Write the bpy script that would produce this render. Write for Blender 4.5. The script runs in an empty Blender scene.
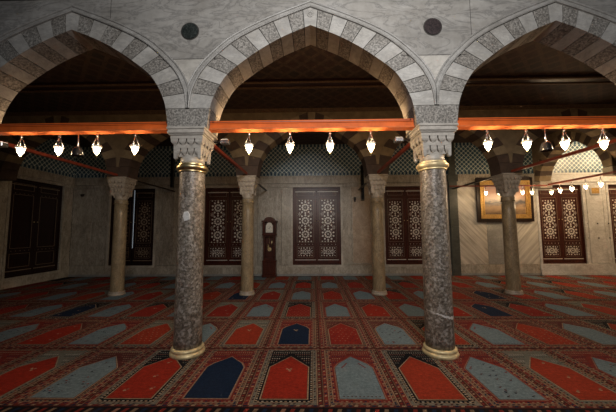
import bpy, math, random
from mathutils import Vector, Matrix
random.seed(7)
PI = math.pi
scene = bpy.context.scene
COL = scene.collection

# ------------------------------------------------------------------ helpers
class MB:
    """collects polygons, links them as one mesh object"""
    def __init__(s):
        s.v = []; s.f = []; s.m = []; s.c = []; s.sm = []
    def poly(s, pts, mi=0, col=None, smooth=False):
        n = len(s.v); s.v += [tuple(p) for p in pts]
        s.f.append(tuple(range(n, n+len(pts)))); s.m.append(mi); s.c.append(col); s.sm.append(smooth)
    def mesh(s, vs, fs, mi=0, smooth=False, col=None):
        n = len(s.v); s.v += [tuple(p) for p in vs]
        for f in fs:
            s.f.append(tuple(n+i for i in f)); s.m.append(mi); s.c.append(col); s.sm.append(smooth)
    def box(s, x0, x1, y0, y1, z0, z1, mi=0, col=None):
        vs = [(x0,y0,z0),(x1,y0,z0),(x1,y1,z0),(x0,y1,z0),(x0,y0,z1),(x1,y0,z1),(x1,y1,z1),(x0,y1,z1)]
        s.mesh(vs, [(0,3,2,1),(4,5,6,7),(0,1,5,4),(1,2,6,5),(2,3,7,6),(3,0,4,7)], mi, False, col)
    def bev(s, x0, x1, y0, y1, z0, z1, b=.01, mi=0):
        """box with chamfered vertical and horizontal edges (stack of three rings)"""
        def ring(z, i):
            return [(x0+i+b,y0+i,z),(x1-i-b,y0+i,z),(x1-i,y0+i+b,z),(x1-i,y1-i-b,z),(x1-i-b,y1-i,z),(x0+i+b,y1-i,z),(x0+i,y1-i-b,z),(x0+i,y0+i+b,z)]
        rs = [ring(z0,b*.7),ring(z0+b,0),ring(z1-b,0),ring(z1,b*.7)]
        s.loft(rs, mi, True)
    def loft(s, rings, mi=0, caps=True, smooth=False):
        k = len(rings[0]); vs = [p for r in rings for p in r]; fs = []
        for a in range(len(rings)-1):
            for i in range(k):
                j = (i+1) % k
                fs.append((a*k+i, a*k+j, (a+1)*k+j, (a+1)*k+i))
        if caps:
            fs.append(tuple(reversed(range(k)))); fs.append(tuple((len(rings)-1)*k+i for i in range(k)))
        s.mesh(vs, fs, mi, smooth)
    def lathe(s, prof, cx=0, cy=0, seg=32, mi=0, smooth=True, caps=True):
        rings = [[(cx+r*math.cos(2*PI*i/seg), cy+r*math.sin(2*PI*i/seg), z) for i in range(seg)] for r, z in prof]
        s.loft(rings, mi, caps, smooth)
    def tube(s, p, q, r, seg=8, mi=0, r2=None):
        p = Vector(p); q = Vector(q); d = (q-p).normalized()
        a = d.orthogonal().normalized(); b = d.cross(a); r2 = r if r2 is None else r2
        s.loft([[tuple(c + (a*math.cos(2*PI*i/seg) + b*math.sin(2*PI*i/seg))*rr) for i in range(seg)] for c, rr in ((p,r),(q,r2))], mi, True, True)
    def disc(s, cx, cz, r, y0, y1, seg=28, mi=0):
        s.loft([[(cx+r*math.cos(2*PI*i/seg), y, cz+r*math.sin(2*PI*i/seg)) for i in range(seg)] for y in (y0,y1)], mi, True)
    def build(s, name, mats, parent=None, loc=None):
        me = bpy.data.meshes.new(name)
        me.from_pydata(s.v, [], s.f)
        if not isinstance(mats, (list, tuple)): mats = [mats]
        for m in mats: me.materials.append(m)
        me.polygons.foreach_set('material_index', s.m)
        me.polygons.foreach_set('use_smooth', s.sm)
        if any(c is not None for c in s.c):
            at = me.color_attributes.new('dye', 'FLOAT_COLOR', 'CORNER')
            data = []
            for f, c in zip(s.f, s.c):
                data += [x for _ in f for x in (*(c or (.2,.2,.2)), 1.)]
            at.data.foreach_set('color', data)
        me.update()
        o = bpy.data.objects.new(name, me); COL.objects.link(o)
        if loc: o.location = loc
        if parent: o.parent = parent
        return o

def tag(o, label=None, cat=None, group=None, kind=None):
    if label: o['label'] = label
    if cat: o['category'] = cat
    if group: o['group'] = group
    if kind: o['kind'] = kind
    return o
def empty(name, loc=(0,0,0), rz=0):
    o = bpy.data.objects.new(name, None); COL.objects.link(o)
    o.location = loc; o.rotation_euler = (0,0,rz); o.empty_display_size = .1
    return o
def copy_tree(o, parent=None):
    c = o.copy(); COL.objects.link(c)
    if parent is not None: c.parent = parent
    for ch in list(o.children): copy_tree(ch, c)
    return c

# ------------------------------------------------------------------ materials
class NT:
    def __init__(s, name):
        s.m = bpy.data.materials.new(name); s.m.use_nodes = True
        s.t = s.m.node_tree; s.n = s.t.nodes; s.b = s.n['Principled BSDF']
    def add(s, typ, **kw):
        n = s.n.new(typ)
        for k, v in kw.items(): setattr(n, k, v)
        return n
    def link(s, a, b): s.t.links.new(a, b)
    def coord(s, scale=(1,1,1), rot=(0,0,0), kind='Object'):
        tc = s.add('ShaderNodeTexCoord'); mp = s.add('ShaderNodeMapping')
        mp.inputs['Scale'].default_value = scale; mp.inputs['Rotation'].default_value = rot
        s.link(tc.outputs[kind], mp.inputs['Vector']); return mp.outputs['Vector']
    def noise(s, vec, scale, detail=4, rough=.55, dist=0):
        n = s.add('ShaderNodeTexNoise'); n.inputs['Scale'].default_value = scale
        n.inputs['Detail'].default_value = detail; n.inputs['Roughness'].default_value = rough
        n.inputs['Distortion'].default_value = dist
        s.link(vec, n.inputs['Vector']); return n.outputs['Fac']
    def ramp(s, fac, stops):
        r = s.add('ShaderNodeValToRGB'); e = r.color_ramp.elements
        while len(e) < len(stops): e.new(.5)
        for i, (p, c) in enumerate(stops):
            e[i].position = p; e[i].color = (*c, 1)
        s.link(fac, r.inputs['Fac']); return r.outputs['Color']
    def mix(s, fac, a, b, mode='MIX'):
        n = s.add('ShaderNodeMix'); n.data_type = 'RGBA'; n.blend_type = mode
        for sock, v in ((n.inputs['Factor'], fac), (n.inputs['A'], a), (n.inputs['B'], b)):
            pass
        ins = {'f': n.inputs[0], 'a': n.inputs[6], 'b': n.inputs[7]}
        for k, v in (('f', fac), ('a', a), ('b', b)):
            if hasattr(v, 'is_linked'): s.link(v, ins[k])
            elif k == 'f': ins[k].default_value = v
            else: ins[k].default_value = (*v, 1)
        return n.outputs[2]
    def math(s, op, a, b=None):
        n = s.add('ShaderNodeMath', operation=op)
        for i, v in enumerate((a, b)):
            if v is None: continue
            if hasattr(v, 'is_linked'): s.link(v, n.inputs[i])
            else: n.inputs[i].default_value = v
        return n.outputs[0]
    def out(s, col, rough=.6, bump=None, bs=.2, dist=.01, metal=0, spec=None):
        if hasattr(col, 'is_linked'): s.link(col, s.b.inputs['Base Color'])
        else: s.b.inputs['Base Color'].default_value = (*col, 1)
        if hasattr(rough, 'is_linked'): s.link(rough, s.b.inputs['Roughness'])
        else: s.b.inputs['Roughness'].default_value = rough
        s.b.inputs['Metallic'].default_value = metal
        if spec is not None: s.b.inputs['Specular IOR Level'].default_value = spec
        if bump is not None:
            bn = s.add('ShaderNodeBump'); bn.inputs['Strength'].default_value = bs; bn.inputs['Distance'].default_value = dist
            s.link(bump, bn.inputs['Height']); s.link(bn.outputs['Normal'], s.b.inputs['Normal'])
        return s.m

def marble(name, c0, c1, vein, scale=1.5, rot=(0,0,0), stretch=(1,1,3), rough=.45, vs=.5):
    t = NT(name); v = t.coord(stretch, rot)
    n = t.noise(v, scale, 7, .6, 1.2)
    base = t.ramp(n, [(.3,c0),(.7,c1)])
    w = t.noise(v, scale*1.7, 8, .65, 2.2)
    d = t.math('ABSOLUTE', t.math('SUBTRACT', w, .5))
    vf = t.ramp(d, [(0,(1,1,1)),(.045,(0,0,0))])
    col = t.mix(t.math('MULTIPLY', vf, vs), base, vein)
    n2 = t.noise(t.coord(), 14, 5)
    col = t.mix(.35, col, t.ramp(n2, [(.25,(.45,.43,.41)),(.75,(1,1,1))]), 'MULTIPLY')
    n4 = t.noise(t.coord(), 1.9, 6, .7, .6)
    col = t.mix(.5, col, t.ramp(n4, [(.32,(.52,.48,.43)),(.6,(1.05,1.05,1.05))]), 'MULTIPLY')
    return t.out(col, rough, n2, .15)

def diag(name, c0, c1, ang, freq=7):
    """slab with long slanting veins"""
    t = NT(name); v = t.coord((1,1,1), (0,ang,0))
    mp = t.add('ShaderNodeMapping'); mp.inputs['Scale'].default_value = (9,2,.55); t.link(v, mp.inputs['Vector'])
    w = t.noise(mp.outputs['Vector'], 1.3, 6, .6, .5)
    n = t.noise(t.coord(), 2.2, 6)
    col = t.ramp(w, [(.36,c0),(.62,c1)])
    col = t.mix(.4, col, t.ramp(n, [(.3,(.6,.57,.52)),(.7,(1,1,1))]), 'MULTIPLY')
    return t.out(col, .4, n, .08)

def granite(name, dark, mid, light, scale=42, rough=.45):
    t = NT(name); v = t.coord()
    vo = t.add('ShaderNodeTexVoronoi'); vo.inputs['Scale'].default_value = scale; t.link(v, vo.inputs['Vector'])
    n = t.noise(v, scale*.55, 5, .75)
    big = t.noise(v, 3.5, 4)
    sp = t.ramp(n, [(.34,dark),(.5,mid),(.68,light)])
    bw = t.add('ShaderNodeRGBToBW'); t.link(vo.outputs['Color'], bw.inputs[0])
    col = t.mix(t.ramp(bw.outputs[0], [(.55,(0,0,0)),(.8,(.55,.55,.55))]), sp, light)
    col = t.mix(.6, col, t.ramp(big, [(.3,(.55,.5,.45)),(.7,(1,1,1))]), 'MULTIPLY')
    return t.out(col, rough, n, .35, .006)

M = {}
M['marble_front'] = marble('pale_marble', (.275,.262,.242), (.46,.44,.41), (.15,.145,.14), .9, (0,.6,0), (.8,1,2.6), .45, .6)
M['marble_warm'] = marble('warm_marble', (.42,.40,.36), (.56,.53,.48), (.3,.28,.26), .9, (0,-.3,0), (1,1,2))
M['marble_vous'] = marble('white_voussoir_marble', (.36,.345,.32), (.56,.54,.50), (.27,.26,.26), 2.2, (0,.7,0), (1,1,2.2))
M['moulding'] = marble('moulding_stone', (.33,.32,.30), (.47,.455,.43), (.22,.21,.2), 3)
M['granite_vous'] = granite('grey_granite_voussoir', (.055,.05,.045), (.19,.178,.16), (.50,.47,.43), 62, .6)
M['granite_col'] = granite('speckled_granite_shaft', (.05,.04,.031), (.19,.16,.128), (.50,.44,.37), 40, .32)
M['rear_shaft'] = marble('ochre_marble_shaft', (.22,.165,.095), (.46,.36,.22), (.12,.09,.06), 3, (0,0,0), (2,2,.8), .35, .6)
M['capital'] = marble('capital_stone', (.40,.37,.33), (.58,.54,.48), (.24,.21,.18), 6)
M['rear_capital'] = marble('rear_capital_stone', (.33,.28,.22), (.52,.45,.36), (.14,.11,.08), 9)
M['wall_marble'] = marble('wall_marble', (.38,.34,.27), (.62,.57,.48), (.22,.19,.15), 1.3, (0,0,0), (2.6,1,.8), .42, .7)
M['wall_marble_b'] = marble('wall_marble_veined', (.33,.295,.235), (.58,.53,.45), (.19,.165,.13), 1.8, (0,.35,0), (2.6,1,.7), .42, .8)
M['wall_white'] = marble('white_wall_marble', (.62,.61,.58), (.82,.81,.78), (.34,.32,.29), 1.6, (0,.4,0), (1,1,2), .4, .4)
M['warm_surround'] = marble('window_surround_marble', (.46,.42,.35), (.66,.61,.52), (.28,.25,.2), 1.6, (0,.4,0), (1,1,2), .4, .4)
M['rosy_slab'] = marble('rosy_beige_slab', (.44,.34,.25), (.60,.49,.38), (.3,.22,.16), 1.8, (0,.5,0), (1.5,1,1), .4, .6)
M['diag_a'] = diag('slant_veined_slab', (.36,.32,.26), (.66,.61,.52), .75)
M['diag_b'] = diag('slant_veined_slab_mirrored', (.42,.38,.32), (.70,.66,.57), -.75)
M['grey_slab'] = marble('grey_slab', (.30,.30,.29), (.40,.40,.38), (.22,.22,.22), 2)
M['seam_shadow'] = NT('dark_seam_and_shadow').out((.05,.045,.04), .9)
M['dark_green'] = marble('dark_green_stone', (.045,.05,.04), (.09,.095,.075), (.12,.12,.1), 4)
M['verd'] = granite('verd_antique', (.007,.010,.009), (.018,.023,.021), (.055,.065,.06), 60, .35)
M['porph'] = granite('porphyry', (.012,.008,.009), (.028,.02,.021), (.07,.05,.05), 70, .35)
def simple(name, c, rough=.5, metal=0, ns=30, amt=.35, bump=.1, spec=None):
    t = NT(name); n = t.noise(t.coord(), ns, 5)
    lo = tuple(x*(1-amt) for x in c); hi = tuple(min(1, x*(1+amt*.4)) for x in c)
    return t.out(t.ramp(n, [(.3,lo),(.7,hi)]), rough, n, bump, .005, metal, spec)
M['orange'] = simple('orange_paint', (.72,.135,.02), .6, 0, 5, .3, .1, .2)
M['orange_edge'] = simple('flange_orange', (.62,.15,.04), .6, 0, 9, .3, .1, .2)  # less saturated orange for the lower flange
M['red_rod'] = simple('rust_red_paint', (.24,.038,.016), .45, 0, 8, .4)
M['dark_iron'] = simple('dark_iron', (.03,.022,.018), .5, .4)
M['brass'] = simple('brass', (.72,.58,.32), .36, 1, 18, .5)
M['gilt'] = simple('gilded_base', (.86,.68,.38), .42, .35, 12, .5)
M['plaster'] = simple('aged_spandrel_plaster', (.19,.135,.075), .85, 0, 5, .35)
M['vous_dark'] = simple('dark_painted_voussoir', (.065,.038,.024), .8, 0, 7, .4)
M['vous_light'] = simple('ochre_painted_voussoir', (.22,.16,.09), .8, 0, 7, .35)
M['black'] = simple('black_plastic', (.012,.012,.013), .4)
M['silver'] = simple('steel', (.45,.45,.46), .25, .9)
M['glass_black'] = simple('black_gloss', (.015,.014,.014), .12)
M['ivory'] = simple('ivory_inlay', (.80,.76,.68), .35, 0, 60, .3)
M['ivory_dim'] = simple('bone_line_and_shaded_inlay', (.30,.22,.15), .4)
M['void'] = simple('dark_behind_shutters', (.006,.006,.006), .9)
M['white'] = simple('off_white_dial', (.75,.72,.62), .4, 0, 40, .15)

def wood(name, a, b, rough=.22):
    t = NT(name); v = t.coord((6,6,.7))
    n = t.noise(v, 3.5, 7, .6, 1.0)
    return t.out(t.ramp(n, [(.3,a),(.7,b)]), rough, n, .08, .004, 0, .3)
M['mahogany'] = wood('mahogany_varnish', (.030,.008,.005), (.085,.020,.011), .34)
M['mahogany_dark_shaded'] = wood('dark_shaded_mahogany', (.010,.004,.003), (.026,.008,.006), .3)  # ceiling beam tone; also holds left-bay shade in the left windows' wood
M['gold_frame'] = simple('gilt_frame', (.55,.33,.10), .4, .6, 40, .5, .4)
M['black_frame'] = simple('black_frame', (.018,.008,.005), .3)

# iznik tile frieze: white scrolling network with turquoise eyes on deep blue
def tile(name, axis='X'):
    t = NT(name); tc = t.add('ShaderNodeTexCoord'); sp = t.add('ShaderNodeSeparateXYZ'); t.link(tc.outputs['Object'], sp.inputs[0])
    X = sp.outputs[axis]; Z = sp.outputs['Z']
    k = 2*PI/.16
    sx = t.math('SINE', t.math('MULTIPLY', X, k)); sz = t.math('SINE', t.math('MULTIPLY', Z, k))
    cx = t.math('COSINE', t.math('MULTIPLY', X, k*2)); cz = t.math('COSINE', t.math('MULTIPLY', Z, k*2))
    lat = t.math('ABSOLUTE', t.math('ADD', t.math('MULTIPLY', sx, 1.0), t.math('MULTIPLY', sz, 1.0)))
    l2 = t.math('ABSOLUTE', t.math('ADD', cx, cz))
    net = t.math('LESS_THAN', lat, .36)
    eye = t.math('LESS_THAN', l2, .20)
    dots = t.math('GREATER_THAN', t.math('ADD', cx, cz), 1.55)
    n = t.noise(t.coord(), 30, 3)
    base = t.ramp(n, [(.3,(.02,.055,.10)),(.7,(.035,.09,.14))])
    col = t.mix(eye, base, (.06,.20,.24))
    col = t.mix(dots, col, (.30,.45,.45))
    col = t.mix(net, col, (.66,.72,.68))
    return t.out(col, .4, n, .05)
M['tile_x'] = tile('blue_white_tile', 'X'); M['tile_y'] = tile('blue_white_tile_side', 'Y')
def tband(name, axis):
    t = NT(name); tc = t.add('ShaderNodeTexCoord'); sp = t.add('ShaderNodeSeparateXYZ'); t.link(tc.outputs['Object'], sp.inputs[0])
    s1 = t.math('SINE', t.math('MULTIPLY', sp.outputs[axis], 2*PI/.13))
    return t.out(t.mix(t.math('GREATER_THAN', s1, .2), (.03,.07,.12), (.35,.42,.40)), .25)
M['tband_x'] = tband('tile_border', 'X'); M['tband_y'] = tband('tile_border_side', 'Y')

# painted timber ceiling
t = NT('painted_ceiling'); v = t.coord((1,1,1), (0,0,PI/4))
ck = t.add('ShaderNodeTexBrick'); ck.offset = 0
for k_, val in (('Scale',1),('Mortar Size',.035),('Brick Width',.24),('Row Height',.24)): ck.inputs[k_].default_value = val
ck.inputs['Color1'].default_value = (.040,.016,.011,1); ck.inputs['Color2'].default_value = (.022,.015,.012,1); ck.inputs['Mortar'].default_value = (.062,.036,.022,1)
t.link(v, ck.inputs['Vector'])
n = t.noise(t.coord(), 16, 5, .7)
M['ceiling'] = t.out(t.mix(.75, ck.outputs['Color'], t.ramp(n, [(.35,(.25,.22,.2)),(.65,(1,1,1))]), 'MULTIPLY'), .7)
M['beam_wood'] = wood('ceiling_beam_paint', (.07,.04,.022), (.14,.085,.05), .6)

# carpet: dye comes from the pile colour of each knot group, wool noise on top
t = NT('knotted_wool'); at = t.add('ShaderNodeAttribute', attribute_name='dye')
n1 = t.noise(t.coord((1,7,1)), 9, 5, .7)       # abrash: weft-wise colour drift
n2 = t.noise(t.coord(), 120, 3, .7)
c_ = t.mix(.55, at.outputs['Color'], t.ramp(n1, [(.3,(.4,.38,.38)),(.7,(1.2,1.15,1.15))]), 'MULTIPLY')
n3 = t.noise(t.coord(), 34, 4, .8)
c_ = t.mix(.6, c_, t.ramp(n3, [(.36,(.5,.5,.5)),(.64,(1.25,1.22,1.2))]), 'MULTIPLY')
c_ = t.mix(.6, c_, t.ramp(n2, [(.3,(.45,.42,.4)),(.7,(1.2,1.2,1.2))]), 'MULTIPLY')
M['carpet'] = t.out(c_, .95, n2, .5, .006, 0, .15)

# glowing lamp glass: half clear, so the flame inside lights the place through it
t = NT('lit_lamp_glass'); t.b.inputs['Emission Color'].default_value = (1,.80,.50,1)
t.b.inputs['Emission Strength'].default_value = 9
t.out((.9,.85,.7), .2); tr = t.add('ShaderNodeBsdfTransparent'); mx = t.add('ShaderNodeMixShader'); mx.inputs[0].default_value = .35
t.link(tr.outputs[0], mx.inputs[1]); t.link(t.b.outputs[0], mx.inputs[2]); t.link(mx.outputs[0], t.n['Material Output'].inputs['Surface'])
M['lamp_glass'] = t.m
t = NT('daylight_gap'); t.b.inputs['Emission Color'].default_value = (.8,.9,1,1); t.b.inputs['Emission Strength'].default_value = .35
M['gap'] = t.out((.5,.5,.5), .5)

t = NT('lit_flood_lens'); t.b.inputs['Emission Color'].default_value = (1,.82,.6,1); t.b.inputs['Emission Strength'].default_value = 3
M['flood_lens'] = t.out((.8,.78,.7), .3)
# hazy landscape canvas
t = NT('landscape_canvas'); tc = t.add('ShaderNodeTexCoord'); sp = t.add('ShaderNodeSeparateXYZ'); t.link(tc.outputs['Object'], sp.inputs[0])
hn = t.noise(t.coord((1,1,3)), 3.2, 6, .65)
h = t.math('ADD', t.math('MULTIPLY', sp.outputs['Z'], .78), t.math('MULTIPLY', t.math('SUBTRACT', hn, .5), .35))
t_col = t.ramp(h, [(0,(.08,.045,.025)),(.2,(.34,.22,.12)),(.34,(.07,.07,.08)),(.42,(.42,.30,.21)),(.62,(.48,.27,.20)),(.85,(.26,.22,.24))])
M['canvas'] = t.out(t_col, .3)

# ------------------------------------------------------------------ dimensions
S = 3.28; HS = S/2
T = .205                      # half thickness of the arcade walls
YF, YR, YW = 0.0, 3.35, 6.17  # front arcade, rear arcade, back wall
XL, XR = -8.62, 12.6
ZC = 4.66                     # ceiling

# ------------------------------------------------------------------ floor, ceiling
m = MB(); m.box(XL-.5, XR+.5, -6.5, YW+.6, -.25, -.008)
tag(m.build('floor', simple('floor_boards', (.05,.03,.025), .8)), kind='structure')
m = MB(); m.box(XL-.4, XR+.4, 0, YW+.5, ZC, ZC+.2)
ceil = tag(m.build('ceiling', M['ceiling']), kind='structure')
for yb in (1.83,):
    m = MB()
    m.box(XL, XR, yb-.13, yb+.13, ZC-.05, ZC+.02, 1)
    m.box(XL, XR, yb-.13, yb-.09, ZC-.075, ZC-.05, 0); m.box(XL, XR, yb+.09, yb+.13, ZC-.075, ZC-.05, 0)
    m.build('ceiling_beam', [M['beam_wood'], M['mahogany_dark_shaded']], ceil)
m = MB(); m.box(XL, XR, 4.6, 4.8, ZC-.07, ZC+.02)
m.build('ceiling_beam', M['beam_wood'], ceil)

# ------------------------------------------------------------------ arcade
INT = [(0,4.36),(.36,4.208),(.65,4.045),(.89,3.877),(1.11,3.694),(1.24,3.50),(1.318,3.32),(1.345,3.215)]
EXT = [(0,4.61),(.443,4.436),(.795,4.273),(1.06,4.115),(1.30,3.90),(1.465,3.705),(1.572,3.48),(1.606,3.29),(1.610,3.215)]
def smooth_curve(P, n):
    """Catmull-Rom through P, resampled to n+1 points even in length"""
    Q = []; e = [tuple(2*P[0][i]-P[1][i] for i in (0,1))] + P + [tuple(2*P[-1][i]-P[-2][i] for i in (0,1))]
    for a in range(1, len(e)-2):
        for k in range(12):
            u = k/12
            Q.append(tuple(.5*((2*e[a][i]) + (-e[a-1][i]+e[a+1][i])*u + (2*e[a-1][i]-5*e[a][i]+4*e[a+1][i]-e[a+2][i])*u*u + (-e[a-1][i]+3*e[a][i]-3*e[a+1][i]+e[a+2][i])*u**3) for i in (0,1)))
    Q.append(P[-1])
    L = [0]
    for a, b in zip(Q, Q[1:]): L.append(L[-1]+math.dist(a, b))
    out = []; j = 0
    for k in range(n+1):
        s_ = L[-1]*k/n
        while j < len(L)-2 and L[j+1] < s_: j += 1
        f = (s_-L[j])/max(1e-9, L[j+1]-L[j]); out.append(tuple(Q[j][i]+(Q[j+1][i]-Q[j][i])*f for i in (0,1)))
    return out
NS = 84
ci = smooth_curve(INT, NS); ce = smooth_curve(EXT, NS)

def ring(m, fm, g=1, t=T, NV=10, mats=(0,1), sx=1.0, key=0):
    """voussoirs of one pointed arch; fm maps (u, y, z) to the place"""
    k0 = 4
    edges = [k0 + (NS-k0)*i/NV for i in range(NV+1)]
    def at(c, idx):
        i = min(int(idx), NS-1); f = idx-i
        return (c[i][0]+(c[i+1][0]-c[i][0])*f)*sx, c[i][1]+(c[i+1][1]-c[i][1])*f
    for sgn in (-1, 1):
        for q in range(NV):
            a, b = edges[q]+.18*g, edges[q+1]-.18*g
            mi = mats[q % 2]
            pts = [a+(b-a)*k/6 for k in range(7)]
            rings_ = []
            for p in pts:
                (xi, zi), (xe, ze) = at(ci, p), at(ce, p)
                rings_.append([fm(sgn*xi,-t,zi), fm(sgn*xe,-t,ze), fm(sgn*xe,t,ze), fm(sgn*xi,t,zi)])
            m.loft(rings_, mi, True)
    a = k0-.18*g                                          # keystone, one stone astride the apex
    (xi, zi), (xe, ze) = at(ci, a), at(ce, a)
    front = [(-xi,zi),(0,ci[0][1]),(xi,zi),(xe*1.0,ze),(0,ce[0][1]),(-xe*1.0,ze)]
    m.loft([[fm(x, y, z) for x, z in front] for y in (-t*1.0, t)], mats[key], True)

def spandrel(m, fm, ztop, t=T, half=HS, split=3.905, sx=1.0, filler=True):
    for sgn in (-1, 1):
        pts = [(x*sx, z) for x, z in ce[::3]]
        if pts[-1] != (ce[-1][0]*sx, ce[-1][1]): pts.append((ce[-1][0]*sx, ce[-1][1]))
        pts.append((half, ce[-1][1]))
        for (xa, za), (xb, zb) in zip(pts, pts[1:]):
            for y in (-t, t):
                if za > split+.001 and zb > split+.001 or split is None:
                    m.poly([fm(sgn*xa,y,za), fm(sgn*xb,y,zb), fm(sgn*xb,y,ztop), fm(sgn*xa,y,ztop)], 0)
                else:
                    m.poly([fm(sgn*xa,y,min(za,split)), fm(sgn*xb,y,min(zb,split)), fm(sgn*xb,y,split), fm(sgn*xa,y,split)], 1)
                    m.poly([fm(sgn*xa,y,max(split,za)), fm(sgn*xb,y,split), fm(sgn*xb,y,ztop), fm(sgn*xa,y,ztop)], 0)
            m.poly([fm(sgn*xa,-t,za), fm(sgn*xb,-t,zb), fm(sgn*xb,t,zb), fm(sgn*xa,t,za)], 0)

def moulding(m, cx, y):
    """projecting band and two rolls that follow the back of the voussoirs"""
    prof = [(.004,0),(.004,-.022),(.016,-.03),(.028,-.02),(.032,-.012),(.062,-.012),(.066,-.024),(.078,-.03),(.088,-.02),(.088,0)]
    for sgn in (-1, 1):
        rings_ = []
        for i in range(0, NS+1, 2):
            a = ce[max(0,i-1)]; b = ce[min(NS,i+1)]
            dx, dz = b[0]-a[0], b[1]-a[1]; L = math.hypot(dx, dz); nx, nz = -dz/L, dx/L
            if i == 0:                                 # mitre at the apex: move straight up
                c1 = ce[1]; dx, dz = c1[0]-a[0], c1[1]-a[1]; L = math.hypot(dx, dz); nx, nz = 0, 1/(dx/L)
            rings_.append([(cx+sgn*min(HS, ce[i][0]+abs(nx)*o), y+yy, ce[i][1]+abs(nz)*o) for o, yy in prof])
        m.loft(rings_, 0, False, False)

wf = empty('wall_front', (0,YF,0)); tag(wf, kind='structure')
ztop = 5.3
for b in (-2,-1,0,1,2):
    cx = b*S
    fm = lambda u, y, z, cx=cx: (cx+u, y, z)
    m = MB(); ring(m, fm, key=1); m.build('arch_ring', [M['granite_vous'], M['marble_vous']], wf)
    m = MB(); spandrel(m, fm, ztop); m.build('spandrel', [M['marble_front'], M['marble_warm']], wf)
    m = MB(); moulding(m, cx, -T); m.build('arch_moulding', M['moulding'], wf)
# keystone rosette of the middle arch
m = MB(); 
m.lathe([(.048,0),(.048,.006),(.040,.010),(.034,.006),(.012,.006),(.008,.012),(.001,.012)], 0, 0, 24)
for k in range(8):
    a = 2*PI*k/8; m.tube((.014*math.cos(a),.014*math.sin(a),.008),(.033*math.cos(a),.033*math.sin(a),.008),.005,6)
ro = m.build('keystone_rosette', M['marble_vous'], wf, (0,-T,4.52)); ro.rotation_euler = (PI/2,0,0)
for b in (-2,-1,1,2):
    pass
# discs, seams and cornice
for i in (-2,-1,0,1,2,3):
    x = (i-.5)*S
    m = MB(); m.disc(x, 4.30, .112, -T-.012, -T+.01)
    m.disc(x, 4.30, .126, -T-.003, -T+.01, 32, 1)
    d = m.build('stone_disc', [M['verd'] if i <= 0 else M['porph'], M['seam_shadow']], wf)
    d['label'] = 'dark green stone disc' if i <= 0 else 'dark purple stone disc'
    m = MB(); m.box(x-.43, x+.43, -T-.0015, -T+.01, 3.901, 3.909); m.build('panel_seam', M['seam_shadow'], wf)
    m = MB()                                      # impost block over the capital
    m.loft([[(x-q,-T-.003,z),(x+q,-T-.003,z),(x+q,T+.003,z),(x-q,T+.003,z)] for q, z in ((.262,2.955),(.272,3.06),(.295,3.212))], 0, True)
    m.build('impost_block', M['granite_vous'], wf)
for x, z0 in ((2.15,4.05),(-5.4,4.1),(5.3,4.1),(-2.75,4.45)):
    m = MB(); m.box(x-.003, x+.003, -T-.0015, -T+.01, z0+.06, ztop); m.build('panel_seam', M['seam_shadow'], wf)
m = MB(); m.box(XL, XR, -T-.035, -T+.01, 4.815, ztop); m.box(XL, XR, -T-.012, -T+.01, 4.80, 4.815, 1)  # thin dark strip paints the groove and shadow line under the cornice
m.build('cornice', [M['moulding'], M['seam_shadow']], wf)
m = MB(); m.box(2.5*S, XR, -T, T, .012, ztop); m.build('added_solid_wall', M['marble_front'], wf)  # unseen wall added to close off the far bay for darkness

wm = empty('wall_middle', (0,YR,0)); tag(wm, kind='structure')
for b in (-2,-1,0,1,2,3):
    cx = b*S
    fm = lambda u, y, z, cx=cx: (cx+u, y, z)
    m = MB(); ring(m, fm, mats=(0,1), key=1, NV=9); m.build('arch_ring', [M['vous_dark'], M['vous_light']], wm)
    m = MB(); spandrel(m, fm, ZC+.01); m.build('spandrel', [M['plaster'], M['plaster']], wm)
    x = cx-HS
    m = MB()
    m.loft([[(x-q,-T,z),(x+q,-T,z),(x+q,T,z),(x-q,T,z)] for q, z in ((.262,2.955),(.272,3.06),(.295,3.212))], 0, True)
    m.build('impost_block', M['vous_dark'], wm)
m = MB(); m.box(XL, XR, -T-.05, -T, ZC-.05, ZC); m.box(XL, XR, -T-.03, -T, ZC-.085, ZC-.05)
m.build('cornice', M['beam_wood'], wm)

# transverse arch from the rear arcade to the back wall, right of the painting bay
ws = empty('wall_cross', (8.0,0,0)); tag(ws, kind='structure')
yc = (YR+T+YW)/2; sc = ((YW-YR-T)/2)/HS
fm = lambda u, y, z: (y, yc+u, z)
m = MB(); ring(m, fm, t=.2, sx=sc, key=1); m.build('arch_ring', [M['vous_dark'], M['vous_light']], ws)
m = MB(); spandrel(m, fm, ZC+.01, t=.2, half=HS*sc, sx=sc); m.build('spandrel', [M['plaster'], M['plaster']], ws)
m = MB(); m.box(-.2,.2, YW-.27, YW, 2.97, 3.2); m.build('corbel', M['rear_capital'], ws)
m = MB(); m.box(-.2,.2, YR+T-.0, YR+T+.26, 2.97, 3.2); m.build('corbel', M['rear_capital'], ws)

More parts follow.
